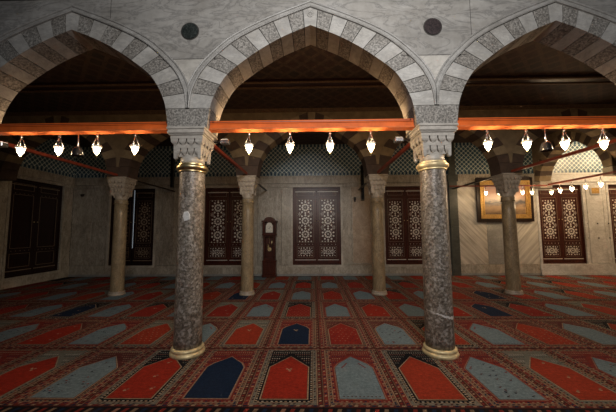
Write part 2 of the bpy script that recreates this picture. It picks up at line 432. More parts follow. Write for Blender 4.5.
# ------------------------------------------------------------------ columns
def cells(m, h, z1, z0, n, mi=0, band=.34, pend=False):
    """one tier: a straight band with a row of hanging pointed cells under it"""
    H = z1-z0; zb = z1-H*band
    m.box(-h, h, -h, h, zb, z1, mi)
    w = 2*h/n; g = w*.42; d = .05
    for side in range(4):
        for k in range(n):
            c = -h + w*(k+.5)
            rings_ = []
            for z, s_, dd in ((zb,1,.003),(zb-H*.28,1,.004),(zb-H*.42,.72,.010),(zb-H*.54,.42,.02),(z0,.18,.028)):
                R = [(c-g*s_, -h+dd), (c+g*s_, -h+dd), (c+g*s_*.8, -h+d), (c-g*s_*.8, -h+d)]
                for _ in range(side): R = [(-y, x) for x, y in R]
                rings_.append([(x, y, z) for x, y in R])
            rings_.reverse(); m.loft(rings_, mi, True)
    m.box(-h+.045, h-.045, -h+.045, h-.045, z0-.01, zb, mi)
    if pend:
        for sx in (-1,1):
            for sy in (-1,1):
                m.loft([[(sx*(h-.022)+dx, sy*(h-.022)+dy, z) for dx, dy in ((-q,-q),(q,-q),(q,q),(-q,q))] for q, z in ((.010,z0-.05),(.019,z0-.035),(.020,z0+.01),(.022,zb))], mi, True)

def front_column(x, y, label, patch=None, collar_cat='brass'):
    root = empty('granite_column', (x,y,0)); tag(root, label, 'column', None)
    m = MB(); m.lathe([(.208,0),(.217,.010),(.220,.028),(.211,.046),(.198,.053),(.195,.059),(.203,.066),(.206,.080),(.198,.094),(.186,.102),(.172,.106)], 0,0,48)
    m.build('base_ring', M['gilt'], root)
    m = MB(); m.lathe([(.176,.098),(.176,.2)] + [(.176-.013*k/10, .2+2.18*k/10) for k in range(1,11)] + [(.163,2.40)], 0,0,40)
    m.build('shaft', patch or M['granite_col'], root)
    m = MB(); m.lathe([(.160,2.378),(.178,2.38),(.181,2.39),(.176,2.398),(.184,2.405),(.198,2.418),(.206,2.437),(.206,2.452),(.197,2.468),(.182,2.476),(.178,2.482),(.182,2.488),(.172,2.495),(.158,2.497)], 0,0,48)
    m.build('collar', M['brass'] if collar_cat == 'brass' else M['gilt'], root)
    cap = MB()
    cap.lathe([(.158,2.49),(.156,2.53),(.156,2.60)],0,0,32)
    cap.bev(-.254,.254,-.254,.254,2.925,2.956,.006)
    cap.bev(-.240,.240,-.240,.240,2.905,2.926,.004)
    cap.bev(-.250,.250,-.250,.250,2.868,2.906,.010)
    cap.bev(-.232,.232,-.232,.232,2.850,2.869,.005)
    cells(cap, .214, 2.851, 2.72, 4, pend=False); cells(cap, .182, 2.735, 2.59, 4, pend=True)
    cap.build('capital', M['capital'], root)
    return root

# left visible column: pale hexagonal repair; right: white quartz vein
def patched(name, kind):
    t = NT(name); v = t.coord()
    n = t.noise(v, 30, 5, .8); big = t.noise(v, 3.5, 4)
    vo = t.add('ShaderNodeTexVoronoi'); vo.inputs['Scale'].default_value = 34; t.link(v, vo.inputs['Vector'])
    bw = t.add('ShaderNodeRGBToBW'); t.link(vo.outputs['Color'], bw.inputs[0])
    col = t.ramp(n, [(.36,(.05,.040,.031)),(.52,(.19,.16,.128)),(.66,(.46,.41,.34))])
    col = t.mix(t.ramp(bw.outputs[0], [(.62,(0,0,0)),(.85,(.6,.6,.6))]), col, (.5,.46,.42))
    col = t.mix(.6, col, t.ramp(big, [(.3,(.6,.52,.47)),(.7,(1,1,1))]), 'MULTIPLY')
    if kind == 'vein':
        tc = t.add('ShaderNodeTexCoord'); sp = t.add('ShaderNodeSeparateXYZ'); t.link(tc.outputs['Object'], sp.inputs[0])
        wob = t.math('MULTIPLY', t.noise(v, 9, 4), .10)
        d = t.math('ABSOLUTE', t.math('SUBTRACT', t.math('ADD', sp.outputs['Z'], t.math('ADD', wob, t.math('MULTIPLY', sp.outputs['X'], .25))), .565))
        wide = t.math('ADD', t.math('MULTIPLY', sp.outputs['X'], .05), .010)
        col = t.mix(t.math('LESS_THAN', d, wide), col, (.62,.58,.54))
    return t.out(col, .32, n, .35, .006)
M['shaft_vein'] = patched('granite_with_white_vein', 'vein')
M['shaft_left'] = patched('granite_left', 'plain')
cl = front_column(-HS, YF, 'speckled granite column in front, left one, with a pale hexagonal patch on its shaft', M['shaft_left'])
m = MB(); R_ = .1665                                     # inlaid hexagonal repair wraps on the shaft
hexa = [(-.052,0),(-.03,.06),(.02,.068),(.05,.02),(.044,-.04),(-.02,-.062)]
def onshaft(u, z, r): 
    a = -PI/2 + .03 + u/r; return (r*math.cos(a), r*math.sin(a), z)
m.loft([[onshaft(u*k, 1.78+w*k, R_+e) for u, w in hexa] for k, e in ((1,-.004),(1,.004),(.85,.006))], 0, True)
m.build('hexagonal_patch', M['wall_white'], cl)
front_column(HS, YF, 'speckled granite column in front, right one, with a white vein low on its shaft', M['shaft_vein'], 'gilt')
front_column(-3*HS, YF, 'speckled granite column at the far left end of the front arcade', M['granite_col'])
front_column(3*HS, YF, 'speckled granite column at the far right end of the front arcade', M['granite_col'])

def rear_column(x, label):
    root = empty('marble_column', (x,YR,0)); tag(root, label, 'column', 'ochre marble columns of the rear row')
    m = MB(); m.lathe([(.188,0),(.193,.02),(.188,.045),(.175,.055),(.181,.075),(.175,.095),(.155,.10)],0,0,36)
    m.build('base_ring', M['rear_capital'], root)
    m = MB(); m.lathe([(.156,.095)] + [(.156-.012*k/8, .1+2.19*k/8) for k in range(9)],0,0,36)
    m.build('shaft', M['rear_shaft'], root)
    m = MB(); m.lathe([(.142,2.27),(.158,2.28),(.161,2.30),(.152,2.318),(.148,2.335),(.156,2.35),(.154,2.37),(.140,2.38)],0,0,36)
    m.build('collar', M['rear_shaft'], root)
    m = MB(); m.lathe([(.138,2.37),(.140,2.42),(.145,2.50),(.145,2.6)],0,0,28)
    m.bev(-.245,.245,-.245,.245,2.915,2.955,.008); m.bev(-.230,.230,-.230,.230,2.875,2.915,.008)
    cells(m, .228, 2.876, 2.76, 5, band=.2); cells(m, .204, 2.775, 2.65, 5, band=.2); cells(m, .172, 2.665, 2.54, 4, band=.2, pend=True); cells(m, .142, 2.56, 2.43, 4, band=.2)
    m.build('capital', M['rear_capital'], root)
    return root
LR = {-3:'ochre marble column of the rear row nearest the left wall', -1:'ochre marble column of the rear row standing just left of the clock',
      1:'ochre marble column of the rear row right of the centre window', 3:'ochre marble column of the rear row standing before the framed painting',
      5:'ochre marble column at the far right end of the rear row'}
for k, lb in LR.items(): rear_column(k*HS, lb)

# ------------------------------------------------------------------ tie beams and rods
def beam(cx, label):
    root = empty('tie_beam', (cx, -.06, 0)); tag(root, label, 'beam', None)
    L = HS-.215
    m = MB(); m.box(-L, L, -.05, .05, 2.972, 3.035, 0); m.build('web', M['orange'], root)
    m = MB(); m.box(-L, L, -.066, .066, 2.953, 2.974, 0); m.build('lower_flange', M['orange_edge'], root)
    m = MB(); m.box(-L, L, -.060, .060, 3.035, 3.072, 0); m.box(-L, L, -.064,-.058,3.050,3.058,1)
    m.build('upper_flange', [M['orange'], M['red_rod']], root)
    for sx in (-1,1):
        m = MB()
        for dx in (.05,.10): m.tube((sx*(L-dx),-.074,3.055),(sx*(L-dx),-.058,3.055),.008,10)
        m.build('bolt', M['dark_iron'], root)
beam(-S, 'orange painted tie beam across the left arch'); beam(0, 'orange painted tie beam across the middle arch')
beam(S, 'orange painted tie beam across the right arch')

def rod(name, p, q, r, mat, label, cat='rod'):
    o = Vector(p); m = MB()
    d = Vector(q)-o
    a = d.normalized(); up = Vector((0,0,1)); sd = a.cross(up).normalized()
    m.loft([[tuple(c+sd*i*r+up*j*r*1.0) for i, j in ((-1,-1),(1,-1),(1,1),(-1,1))] for c in (Vector((0,0,0)), d)], 0, True)
    ob = m.build(name, mat, None, tuple(o)); return tag(ob, label, cat)
zt = 3.02
for k, (a, b_) in {-3:('far left','leftmost rear column'), -1:('left','rear column beside the clock'), 1:('right','rear column right of the centre window'), 3:('far right','rear column before the painting')}.items():
    x = k*HS + (.0)
    rod('tie_rod', (x, T+.012, zt-.02), (x, YR-T-.012, zt-.02), .028, M['red_rod'], 'red iron tie rod running back to the %s' % b_, 'tie rod')
    rod('wall_tie_rod', (x, YR+T+.012, zt-.03), (x, YW-.035, zt-.03), .020, M['dark_iron'], 'thin dark tie rod from the %s to the wall' % b_, 'tie rod')
rod('lamp_rail', (4.4,5.25,2.955), (7.48,5.25,2.955), .020, M['red_rod'], 'dark red lamp rail running sideways before the painting', 'rail')
rod('lamp_rail', (7.55,5.27,2.985), (7.55,.3,2.985), .026, M['red_rod'], 'dark red lamp rail running forward at the far right', 'rail')

# ------------------------------------------------------------------ lamps
def make_lamp(name='hanging_lamp', sc_=1.0, drop=.175, watt=16.0):
    """origin at the hook; glass hangs below"""
    root = empty(name)
    z = -drop
    m = MB(); m.tube((0,0,0),(0,0,-.02),.010,8); m.lathe([(.006,-.035),(.018,-.03),(.018,-.022),(.006,-.02)],0,0,12)
    m.build('hook', M['silver'], root)
    for k in range(3):
        a = 2*PI*k/3+.5; m = MB()
        m.tube((0,0,-.03),(.052*sc_*math.cos(a),.052*sc_*math.sin(a),z+.012),.0035,6)
        m.build('chain', M['silver'], root)
    m = MB(); m.lathe([(.045*sc_,z-.012),(.058*sc_,z-.010),(.062*sc_,z),(.058*sc_,z+.012),(.050*sc_,z+.014),(.046*sc_,z)],0,0,24, caps=False)
    m.build('rim', M['white'], root)
    m = MB(); m.lathe([(.036*sc_,z+.002),(.041*sc_,z-.018),(.042*sc_,z-.04*sc_),(.036*sc_,z-.065*sc_),(.023*sc_,z-.09*sc_),(.012*sc_,z-.108*sc_),(.006,z-.118*sc_)],0,0,20)
    m.build('glass', M['lamp_glass'], root)
    m = MB(); m.lathe([(.006,z-.114*sc_),(.011,z-.124*sc_),(.010,z-.135*sc_),(.003,z-.150*sc_)],0,0,12); m.build('finial', M['brass'], root)
    l = bpy.data.lights.new('flame', 'POINT'); l.energy = watt; l.color = (1,.72,.43); l.shadow_soft_size = .022
    lo = bpy.data.objects.new('flame', l); COL.objects.link(lo); lo.location = (0,0,z-.045); lo.parent = root
    return root
lpd = make_lamp(watt=7.5); lp = make_lamp()
spots = [(-4.015,'leftmost under the left beam'),(-3.48,'under the left beam, just left of the black pendant'),(-2.949,'under the left beam, just right of the black pendant'),(-2.42,'rightmost of four under the left beam'),
         (-.849,'leftmost of four under the middle beam'),(-.29,'second from the left under the middle beam'),(.253,'third from the left under the middle beam'),(.807,'rightmost of four under the middle beam'),
         (2.371,'leftmost of four under the right beam'),(2.887,'under the right beam, just left of the black pendant'),(3.388,'under the right beam, just right of the black pendant'),(3.899,'rightmost of four under the right beam')]
for i, (x, w) in enumerate(spots):
    o = lpd if i == 0 else copy_tree(lpd) if i < 4 else lp if i == 4 else copy_tree(lp)
    o.location = (x, -.06, 2.928); o.rotation_euler.z = i*.7
    tag(o, 'lit glass lamp, '+w, 'lamp', 'glass lamps hanging from the orange beams')
lp2 = make_lamp('small_hanging_lamp', .95, .17, 10.0)
def P(px, Y, H=1.18): return (px-313.2)*((Y+3.817)*.9965+H*.083)/283
rail = [(P(485,5.25),5.25,'at the painting left edge'),(P(498,5.25),5.25,'left of the column before the painting'),(P(521,5.25),5.25,'right of the column before the painting'),(P(530,5.25),5.25,'at the painting right edge'),(P(549,5.25),5.25,'at the rail corner')]
fw = [(7.55, y_, w) for y_, w in ((4.86,'farthest on the forward rail'),(4.47,'second farthest on the forward rail'),(4.05,'third farthest on the forward rail'),(3.64,'nearest in view on the forward rail'))]
for i, (x, y, w) in enumerate(rail+fw):
    o = lp2 if i == 0 else copy_tree(lp2)
    o.location = (x, y, 2.94)
    tag(o, 'small lit glass lamp on the dark red rail, '+w, 'lamp', 'small lamps along the lamp rail')
# lamps added out of view to light the bay beyond the cross arch
for i, (x, y) in enumerate(((9.9,4.7),(11.2,4.7),(10.6,3.9))):
    lpf = make_lamp(watt=120.0) if i == 0 else lpf
    o = lpf if i == 0 else copy_tree(lpf); o.location = (x, y, ZC); tag(o, 'added unseen lamp lighting the bay beyond the cross arch', 'lamp', 'added lamps in the bay beyond the cross arch')
    o.scale = (1.6,1.6,1.6)

def pendant(x, w):
    root = empty('pendant_spotlight', (x,-.06,2.928)); tag(root, 'black bell-shaped pendant with a steel stem, '+w, 'lamp')
    m = MB(); m.tube((0,0,0),(0,0,-.19),.008,10); m.build('stem', M['silver'], root)
    m = MB(); m.lathe([(.014,-.175),(.038,-.185),(.054,-.205),(.063,-.24),(.068,-.285),(.074,-.30),(.068,-.30),(.06,-.27),(.02,-.21)],0,0,28, caps=False)
    m.build('shade', M['glass_black'], root)
    m = MB(); m.tube((.012,0,-.16),(.082,0,-.29),.006,8); m.tube((0,0,-.155),(.014,0,-.16),.006,8); m.build('bracket', M['silver'], root)
pendant(-3.214, 'under the left beam between two lit lamps'); pendant(3.138, 'under the right beam between two lit lamps')

# floodlights tucked behind the front capitals
FLOOD = 17
def flood(x, sx, w):
    root = empty('floodlight', (x+sx*.40, .14, 2.93)); tag(root, 'small grey floodlight behind the capital of the '+w, 'floodlight')
    m = MB(); m.bev(-.06,.06,-.05,.05,-.10,-.04,.008); m.build('housing', M['silver'], root)
    m = MB(); m.box(-.045,.045,-.038,.038,-.04,-.036); m.build('lens', M['flood_lens'], root)
    l = bpy.data.lights.new('flood', 'SPOT'); l.energy = FLOOD*(1 if abs(x) < 2 else .5); l.color = (1,.60,.28); l.spot_size = math.radians(150); l.spot_blend = .8; l.shadow_soft_size = .04
    lo = bpy.data.objects.new('flood', l); COL.objects.link(lo); lo.location = (0,0,-.02); lo.parent = root; lo.rotation_euler = Vector((-sx*.15,-.75,-1)).to_track_quat('Z','Y').to_euler()
    m = MB(); m.tube((-sx*.16,0,-.07),(-sx*.05,0,-.07),.010,8); m.build('bracket', M['dark_iron'], root)
flood(3*HS, -1, 'far right front column')
flood(-HS, 1, 'left front column'); flood(HS, -1, 'right front column'); flood(-3*HS, 1, 'far left front column')

# wall speakers
for x, z0, z1, w in ((-5.0, 3.12, 4.35,'left of the front left column'),(1.77,2.60,3.87,'right of the centre window')):
    root = empty('column_loudspeaker', (x, YW-.03, z0)); tag(root, 'slim black column loudspeaker high on the back wall '+w, 'loudspeaker')
    h = z1-z0
    m = MB(); m.bev(-.055,.055,-.10,0,0,h,.012); m.build('cabinet', M['black'], root)
    m = MB(); m.box(-.042,.042,-.108,-.100,.04,h-.04); m.build('grille', M['glass_black'], root)

# ------------------------------------------------------------------ back wall with windows
WIN = [(-7.24,-5.636),(-3.836,-2.119),(-.70,.99),(2.534,4.04),(7.90,9.42),(10.32,11.85)]
Z0, Z1 = .375, 3.105
wb = empty('wall_back', (0,YW,0)); tag(wb, kind='structure')
m = MB(); m.box(XL-.3, XR+.3, .16, .5, -.1, 5.0); m.build('core', M['void'], wb)
m = MB(); m.box(XL, 7.8, -.02, .16, 0, Z0-.006); m.box(XL, 7.8, -.035, .16, .0, .075, 1)
m.box(7.8, XR, -.05, .16, 0, Z0-.006, 2); m.box(7.8, XR, -.065, .16, 0, .10, 2)
m.build('plinth', [M['wall_marble'], M['grey_slab'], M['wall_white']], wb)
m = MB(); m.box(XL, 7.8, -.03, .16, Z1+.14, 3.47, 0); m.box(XL, 7.8, 0, .16, Z1, Z1+.134, 1); m.box(XL,7.8,-.045,.16,3.47,3.51,0)
m.box(7.8, XR, -.03, .16, Z1+.10, 3.47, 2); m.box(7.8, XR, 0, .16, Z1, Z1+.094, 2); m.box(7.8,XR,-.05,.16,3.47,3.53,2)
m.build('string_course', [M['wall_marble'], M['wall_marble_b'], M['wall_white']], wb)
m = MB(); m.box(XL, XR, 0, .16, 3.51, 4.60, 0); m.box(XL, XR, -.004, .16, 3.53, 3.62, 1); m.box(XL, XR, -.004, .16, 4.56, ZC, 1)
m.build('tile_frieze', [M['tile_x'], M['tband_x']], wb)
slabs = []
def strip(a, b, cuts, mats):
    xs = [a]+cuts+[b]
    for i in range(len(xs)-1): slabs.append((xs[i], xs[i+1], mats[i % len(mats)]))
A, B = 'wall_marble', 'wall_marble_b'
W = WIN
strip(XL, W[0][0], [-7.9], [A,B]); strip(W[0][1],W[1][0],[-5.4,-4.95,-4.3],[A,B,A,B]); strip(W[1][1],W[2][0],[-1.95,-1.1],[A,B,A])
strip(W[2][1],W[3][0],[1.38,2.08],[A,'rosy_slab',A]); strip(W[3][1],W[4][0],[4.4,5.07,6.07,6.62],[A,B,'diag_a','grey_slab','diag_b'])
strip(W[4][1],W[5][0],[9.55,10.17],['wall_white']*3); strip(W[5][1],XR,[],['wall_white'])
for a, b, mt in slabs:
    m = MB(); m.bev(a+.003, b-.003, 0, .16, Z0, Z1-.005, .004); m.build('wall_slab', M[mt], wb)
# raised frames round some slabs
def frame_strip(a, b, z0, z1, w, mat, y0=-.012):
    m = MB(); m.box(a,b,y0,0,z0,z0+w); m.box(a,b,y0,0,z1-w,z1); m.box(a,a+w,y0,0,z0+w,z1-w); m.box(b-w,b,y0,0,z0+w,z1-w)
    m.build('panel_frame', M[mat], wb)
frame_strip(1.38,2.08,.40,2.75,.035,A); frame_strip(-4.95,-4.3,.40,3.05,.04,A); frame_strip(9.56,10.16,.40,3.05,.05,'wall_white')
m = MB()
for zz in (1.25,1.75): 
    for xx in (9.49,9.86,10.24): m.tube((xx,-.02,zz),(xx,.0,zz),.022,10)
m.build('bolt', M['dark_iron'], wb)
m = MB(); m.box(9.7,10.02,-.035,0,2.76,3.02,0); m.box(9.73,9.99,-.042,-.03,2.79,2.99,1)  # gold colour also carries the lamp glow on the marble
m.build('plaque_with_glow', [M['wall_white'], M['gold_frame']], wb)
m = MB(); m.box(4.78,5.06,-.10,0,0,3.25); m.box(4.74,5.10,-.12,0,3.25,3.49); m.box(4.80,5.04,-.08,0,3.49,ZC)
m.build('pilaster', M['dark_green'], wb)

def rosette(m, cx, cz, R, n, y):
    def kite(a, r0, r1, w):
        c, s_ = math.cos(a), math.sin(a)
        pts = [(r0,0),((r0+r1)/2,w),(r1,0),((r0+r1)/2,-w)]
        P_ = [(cx+u*c-v*s_, cz+u*s_+v*c) for u, v in pts]
        m.loft([[(x, yy, z) for x, z in P_] for yy in (y-.006, y)], 0, True)
    for k in range(6): kite(2*PI*k/6, 0, R*.16, R*.08)
    for k in range(n): kite(2*PI*k/n, R*.28, R*.62, R*.155)
    for k in range(n): kite(2*PI*(k+.5)/n, R*.66, R*1.02, R*.16)
def diamond(m, cx, cz, r, y, k=1.0):
    m.loft([[(cx+r,yy,cz),(cx,yy,cz+r*k),(cx-r,yy,cz),(cx,yy,cz-r*k)] for yy in (y-.006, y)], 0, True)

def make_window(n, w, h, loc, rz=0, tiers=None, gap=False, dark=False, stone='wall_white', plain=False):
    root = empty('window_%d' % n, loc, rz); tag(root, kind='structure')
    wd = M['mahogany'] if not dark else M['mahogany_dark_shaded']  # dark option puts the left bay's shade into the wood colour
    m = MB(); f = .045
    m.box(-w/2,-w/2+f,.03,.14,0,h); m.box(w/2-f,w/2,.03,.14,0,h); m.box(-w/2+f,w/2-f,.03,.14,h-f,h); m.box(-w/2+f,w/2-f,.03,.14,0,f)
    m.build('window_frame', wd, root)
    lw = (w-2*f)/2-(.022 if gap else .004); 
    for sx in (-1,1):
        cx = sx*(w/2-f-lw/2); lh = h-2*f-.01; zb = f+.005
        lf = MB(); st = .14*lw/.8
        # stiles and rails round recessed panels
        zs = [0,.065*lh,.095*lh,.265*lh,.31*lh,.86*lh,.90*lh,.965*lh,lh]
        lf.box(cx-lw/2,cx-lw/2+st,.06,.10,zb,zb+lh); lf.box(cx+lw/2-st,cx+lw/2,.06,.10,zb,zb+lh)
        for a, b in ((0,.075),(.225,.275),(.855,.90),(.975,1.0)): lf.box(cx-lw/2+st,cx+lw/2-st,.06,.10,zb+a*lh,zb+b*lh)
        lf.box(cx-lw/2+st,cx+lw/2-st,.078,.095,zb+.07*lh,zb+lh*.99)
        leaf = lf.build('shutter', wd, root)
        iw = lw-2*st
        iv = M['ivory_dim'] if dark else M['ivory']  # dimmer inlay colour holds the same left-bay shade
        m = MB(); y = .078
        if not plain:
            c0 = zb+.565*lh
            for dz in (-1,0,1): rosette(m, cx, c0+dz*iw*.92, iw*.46, 10, y)
            for dz in (-1.4,-.46,.46,1.4):
                for dx in (-.40,.40): rosette(m, cx+dx*iw, c0+dz*iw*1.0, iw*.15, 6, y) if abs(dz) < 1 else diamond(m, cx+dx*iw, c0+dz*iw, iw*.05, y)
            for dz in (-1.42,1.42):
                for dx in (-.2,0,.2): diamond(m, cx+dx*iw, c0+dz*iw, iw*.05, y)
            m.build('rosette_inlay', iv, leaf)
            m = MB(); c1 = zb+.15*lh; hh = .065*lh
            rosette(m, cx, c1, hh, 8, y)
            for dx in (-1,1):
                rosette(m, cx+dx*iw*.33, c1, hh*.55, 6, y)
                for dz in (-1,1): diamond(m, cx+dx*iw*.28, c1+dz*hh*.75, iw*.05, y); diamond(m, cx+dx*iw*.44, c1+dz*hh*.75, iw*.04, y)
            m.build('lower_inlay', iv, leaf)
        m = MB()                                   # bone lines bordering the panels
        for a, b in ((.082,.218),(.282,.848),(.907,.968)):
            x0, x1, q0, q1, g = cx-lw/2+st*.72, cx+lw/2-st*.72, zb+a*lh-.012, zb+b*lh+.012, .008
            for r4 in ((x0,x1,q0,q0+g),(x0,x1,q1-g,q1),(x0,x0+g,q0,q1),(x1-g,x1,q0,q1)): m.box(r4[0],r4[1],.056,.062,r4[2],r4[3])
        m.build('border_inlay', M['ivory_dim'], leaf)
        m = MB()
        for a in (.040,.955): m.box(cx-lw*.46,cx+lw*.46,.052,.062,zb+a*lh,zb+a*lh+.02)  # pale straps and stud rows carry the shutters' glints in their colour
        for k in range(5): 
            for a in ((.248,) if not plain else (.25,.865)): m.tube((cx-lw*.32+k*lw*.16,.05,zb+a*lh),(cx-lw*.32+k*lw*.16,.062,zb+a*lh),.010,8)
        m.build('strap_glint', M['ivory'] if not dark else M['ivory_dim'], leaf)
        m = MB(); hx = cx-sx*(lw/2-.05); m.lathe([(.004,-.02),(.016,-.015),(.018,-.004),(.006,0)],0,0,12)
        hd = m.build('shutter_knob', M['brass'], leaf, (hx,.052,zb+.56*lh)); hd.rotation_euler = (-PI/2,0,0)
    if gap:
        m = MB(); m.box(-.02,.02,.11,.118,h*.22,h*.985); m.build('daylight_slit', M['gap'], root)
    # marble lip round the opening
    m = MB(); q = .07
    m.box(-w/2-q,-w/2,-.022,.03,-q,h+q); m.box(w/2,w/2+q,-.022,.03,-q,h+q); m.box(-w/2,w/2,-.022,.03,h,h+q); m.box(-w/2,w/2,-.03,.06,-q,0)
    m.build('stone_surround', M[stone], root)
    return root
for i, (a, b) in enumerate(WIN):
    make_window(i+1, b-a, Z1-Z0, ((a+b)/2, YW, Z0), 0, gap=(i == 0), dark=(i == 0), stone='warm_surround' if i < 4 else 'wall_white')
m = MB(); m.tube((0,0,0),(0,-.05,0),.03,12); m.lathe([(.02,-.07),(.05,-.05),(.055,0),(.03,.02)],0,-.07,16)
tag(m.build('wall_sconce', M['dark_iron'], None, (-8.24, YW, 2.90)), 'small dark iron wall bracket left of the leftmost rear column', 'bracket')
m = MB(); m.box(-.04,.04,-.05,0,-.05,.05); m.lathe([(.01,-.11),(.03,-.10),(.03,-.05),(.012,-.04)],0,-.03,12)
tag(m.build('wall_sconce', M['dark_iron'], None, (1.5, YW, 2.68)), 'small dark bracket on the wall below the right loudspeaker', 'bracket')

# ------------------------------------------------------------------ left wall, added right end wall
wl = empty('wall_left', (XL,0,0), PI/2); tag(wl, kind='structure')   # local x = world y, local -y faces into the room
LW0, LW1 = 4.05, 5.75
m = MB(); m.box(-T-.1, YW+.2, .16, .5, -.1, 5.0); m.build('core', M['void'], wl)
m = MB(); m.box(-T, YW, -.02, .16, 0, .29); m.build('plinth', M[A], wl)
m = MB(); m.box(-T, YW, -.03, .16, 3.26, 3.51); m.box(-T,YW,0,.16,3.15,3.26); m.build('string_course', M[A], wl)
m = MB(); m.box(-T, YW, 0, .16, 3.51, ZC, 0); m.box(-T, YW, -.004, .16, 3.53, 3.62, 1); m.build('tile_frieze', [M['tile_x'], M['tband_x']], wl)
for a, b, mt in ((-T,1.4,A),(1.4,2.8,B),(2.8,LW0,A),(LW1,YW,B)):
    m = MB(); m.bev(a+.003,b-.003,0,.16,.29,3.15,.004); m.build('wall_slab', M[mt], wl)
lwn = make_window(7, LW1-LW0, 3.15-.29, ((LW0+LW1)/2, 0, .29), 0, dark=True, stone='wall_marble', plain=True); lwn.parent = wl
wr = empty('wall_right_added', (XR,0,0)); tag(wr, kind='structure')
m = MB(); m.box(0,.3,-T,YW+.3,-.1,5.0); m.build('wall_slab', M['wall_white'], wr)  # unseen end wall added to enclose the gallery for darkness

# ------------------------------------------------------------------ painting
pw, ph = 1.93, 1.54
pr = empty('framed_painting', (6.69, YW-.03, 1.83)); tag(pr, 'gilt and black framed hazy landscape painting on the back wall', 'painting')
def frame_box(m, w, h, z0, t_, y0, y1, mi=0):
    m.box(-w/2,w/2,y0,y1,z0,z0+t_,mi); m.box(-w/2,w/2,y0,y1,z0+h-t_,z0+h,mi); m.box(-w/2,-w/2+t_,y0,y1,z0+t_,z0+h-t_,mi); m.box(w/2-t_,w/2,y0,y1,z0+t_,z0+h-t_,mi)
m = MB(); frame_box(m, pw, ph, 0, .12, -.06, 0); m.build('outer_frame', M['black_frame'], pr)
m = MB(); frame_box(m, pw-.22, ph-.22, .11, .05, -.085, -.01); frame_box(m, pw-.32, ph-.32, .16, .07, -.06, -.01); frame_box(m, pw-.45, ph-.45,.225,.03,-.075,-.01); m.build('gilt_frame', M['gold_frame'], pr)
m = MB(); m.box(-pw/2+.24, pw/2-.24, -.03, -.012, 0, ph-.48); m.build('canvas', M['canvas'], pr, (0,0,.24))
pr.rotation_euler = (math.radians(1.0),0,0)

# ------------------------------------------------------------------ longcase clock
ck = empty('longcase_clock', (-1.475, YW-.235, .009)); tag(ck, 'tall dark mahogany longcase clock standing against the back wall', 'clock')
m = MB(); m.bev(-.245,.245,-.15,.15,0,.09,.012); m.bev(-.225,.225,-.135,.14,.09,.52,.012); m.bev(-.24,.24,-.148,.145,.50,.56,.015)
m.box(-.15,.15,-.142,-.13,.15,.45); m.build('base', M['mahogany'], ck)
m = MB()
m.box(-.20,-.14,-.11,.13,.55,1.42); m.box(.14,.20,-.11,.13,.55,1.42); m.box(-.2,.2,.05,.13,.55,1.42)
m.box(-.14,.14,-.11,-.05,.55,.64); m.box(-.14,.14,-.11,-.05,1.36,1.42)
for sx in (-1,1): m.tube((sx*.185,-.115,.62),(sx*.185,-.115,1.36),.014,10)
m.build('trunk', M['mahogany'], ck)
m = MB()
m.bev(-.245,.245,-.16,.14,1.40,1.45,.012)
m.box(-.225,-.155,-.14,.13,1.45,1.86); m.box(.155,.225,-.14,.13,1.45,1.86); m.box(-.225,.225,.02,.13,1.45,1.86); m.box(-.155,.155,-.14,-.10,1.45,1.49)
arc = [(-.26,1.86),(-.26,1.90),(-.19,1.915)] + [(-.17*math.cos(PI*k/10), 1.92+.11*math.sin(PI*k/10)) for k in range(11)] + [(.19,1.915),(.26,1.90),(.26,1.86)]
m.loft([[(x,y,z) for x, z in arc] for y in (-.165,.14)], 0, True)
for sx in (-1,1): m.tube((sx*.205,-.155,1.46),(sx*.205,-.155,1.86),.013,10)
m.build('hood', M['mahogany'], ck)
m = MB(); dp = [(-.12,1.50),(.12,1.50),(.12,1.74)] + [(.12*math.cos(PI*k/8)*.8, 1.76+.08*math.sin(PI*k/8)) for k in range(9)] + [(-.12,1.74)]
m.loft([[(x,y,z) for x, z in dp] for y in (-.115,-.12)], 0, True)
dial = m.build('dial', M['white'], ck)
m = MB()
for k in range(12):
    a = 2*PI*k/12; m.tube((.085*math.sin(a),-.122,1.62+.085*math.cos(a)),(.103*math.sin(a),-.122,1.62+.103*math.cos(a)),.004,6)
m.build('hour_marks', M['black'], dial)
for q_ in ((-.045,1.655),(.03,1.70)):
    m = MB(); m.tube((0,-.126,1.62),(q_[0],-.126,q_[1]),.005,6); m.build('hand', M['black'], dial)
m = MB(); m.tube((0,-.04,1.40),(0,-.04,.95),.006,8); m.build('pendulum_rod', M['brass'], ck)
m = MB(); m.disc(0,.93,.066,-.055,-.03,28); m.build('pendulum_bob', M['brass'], ck)
for x in (-.06,.07):
    m = MB(); m.lathe([(.003,.97+x),(.022,.98+x),(.022,1.16+x),(.003,1.17+x)],x,.02,16); m.build('weight', M['brass'], ck)

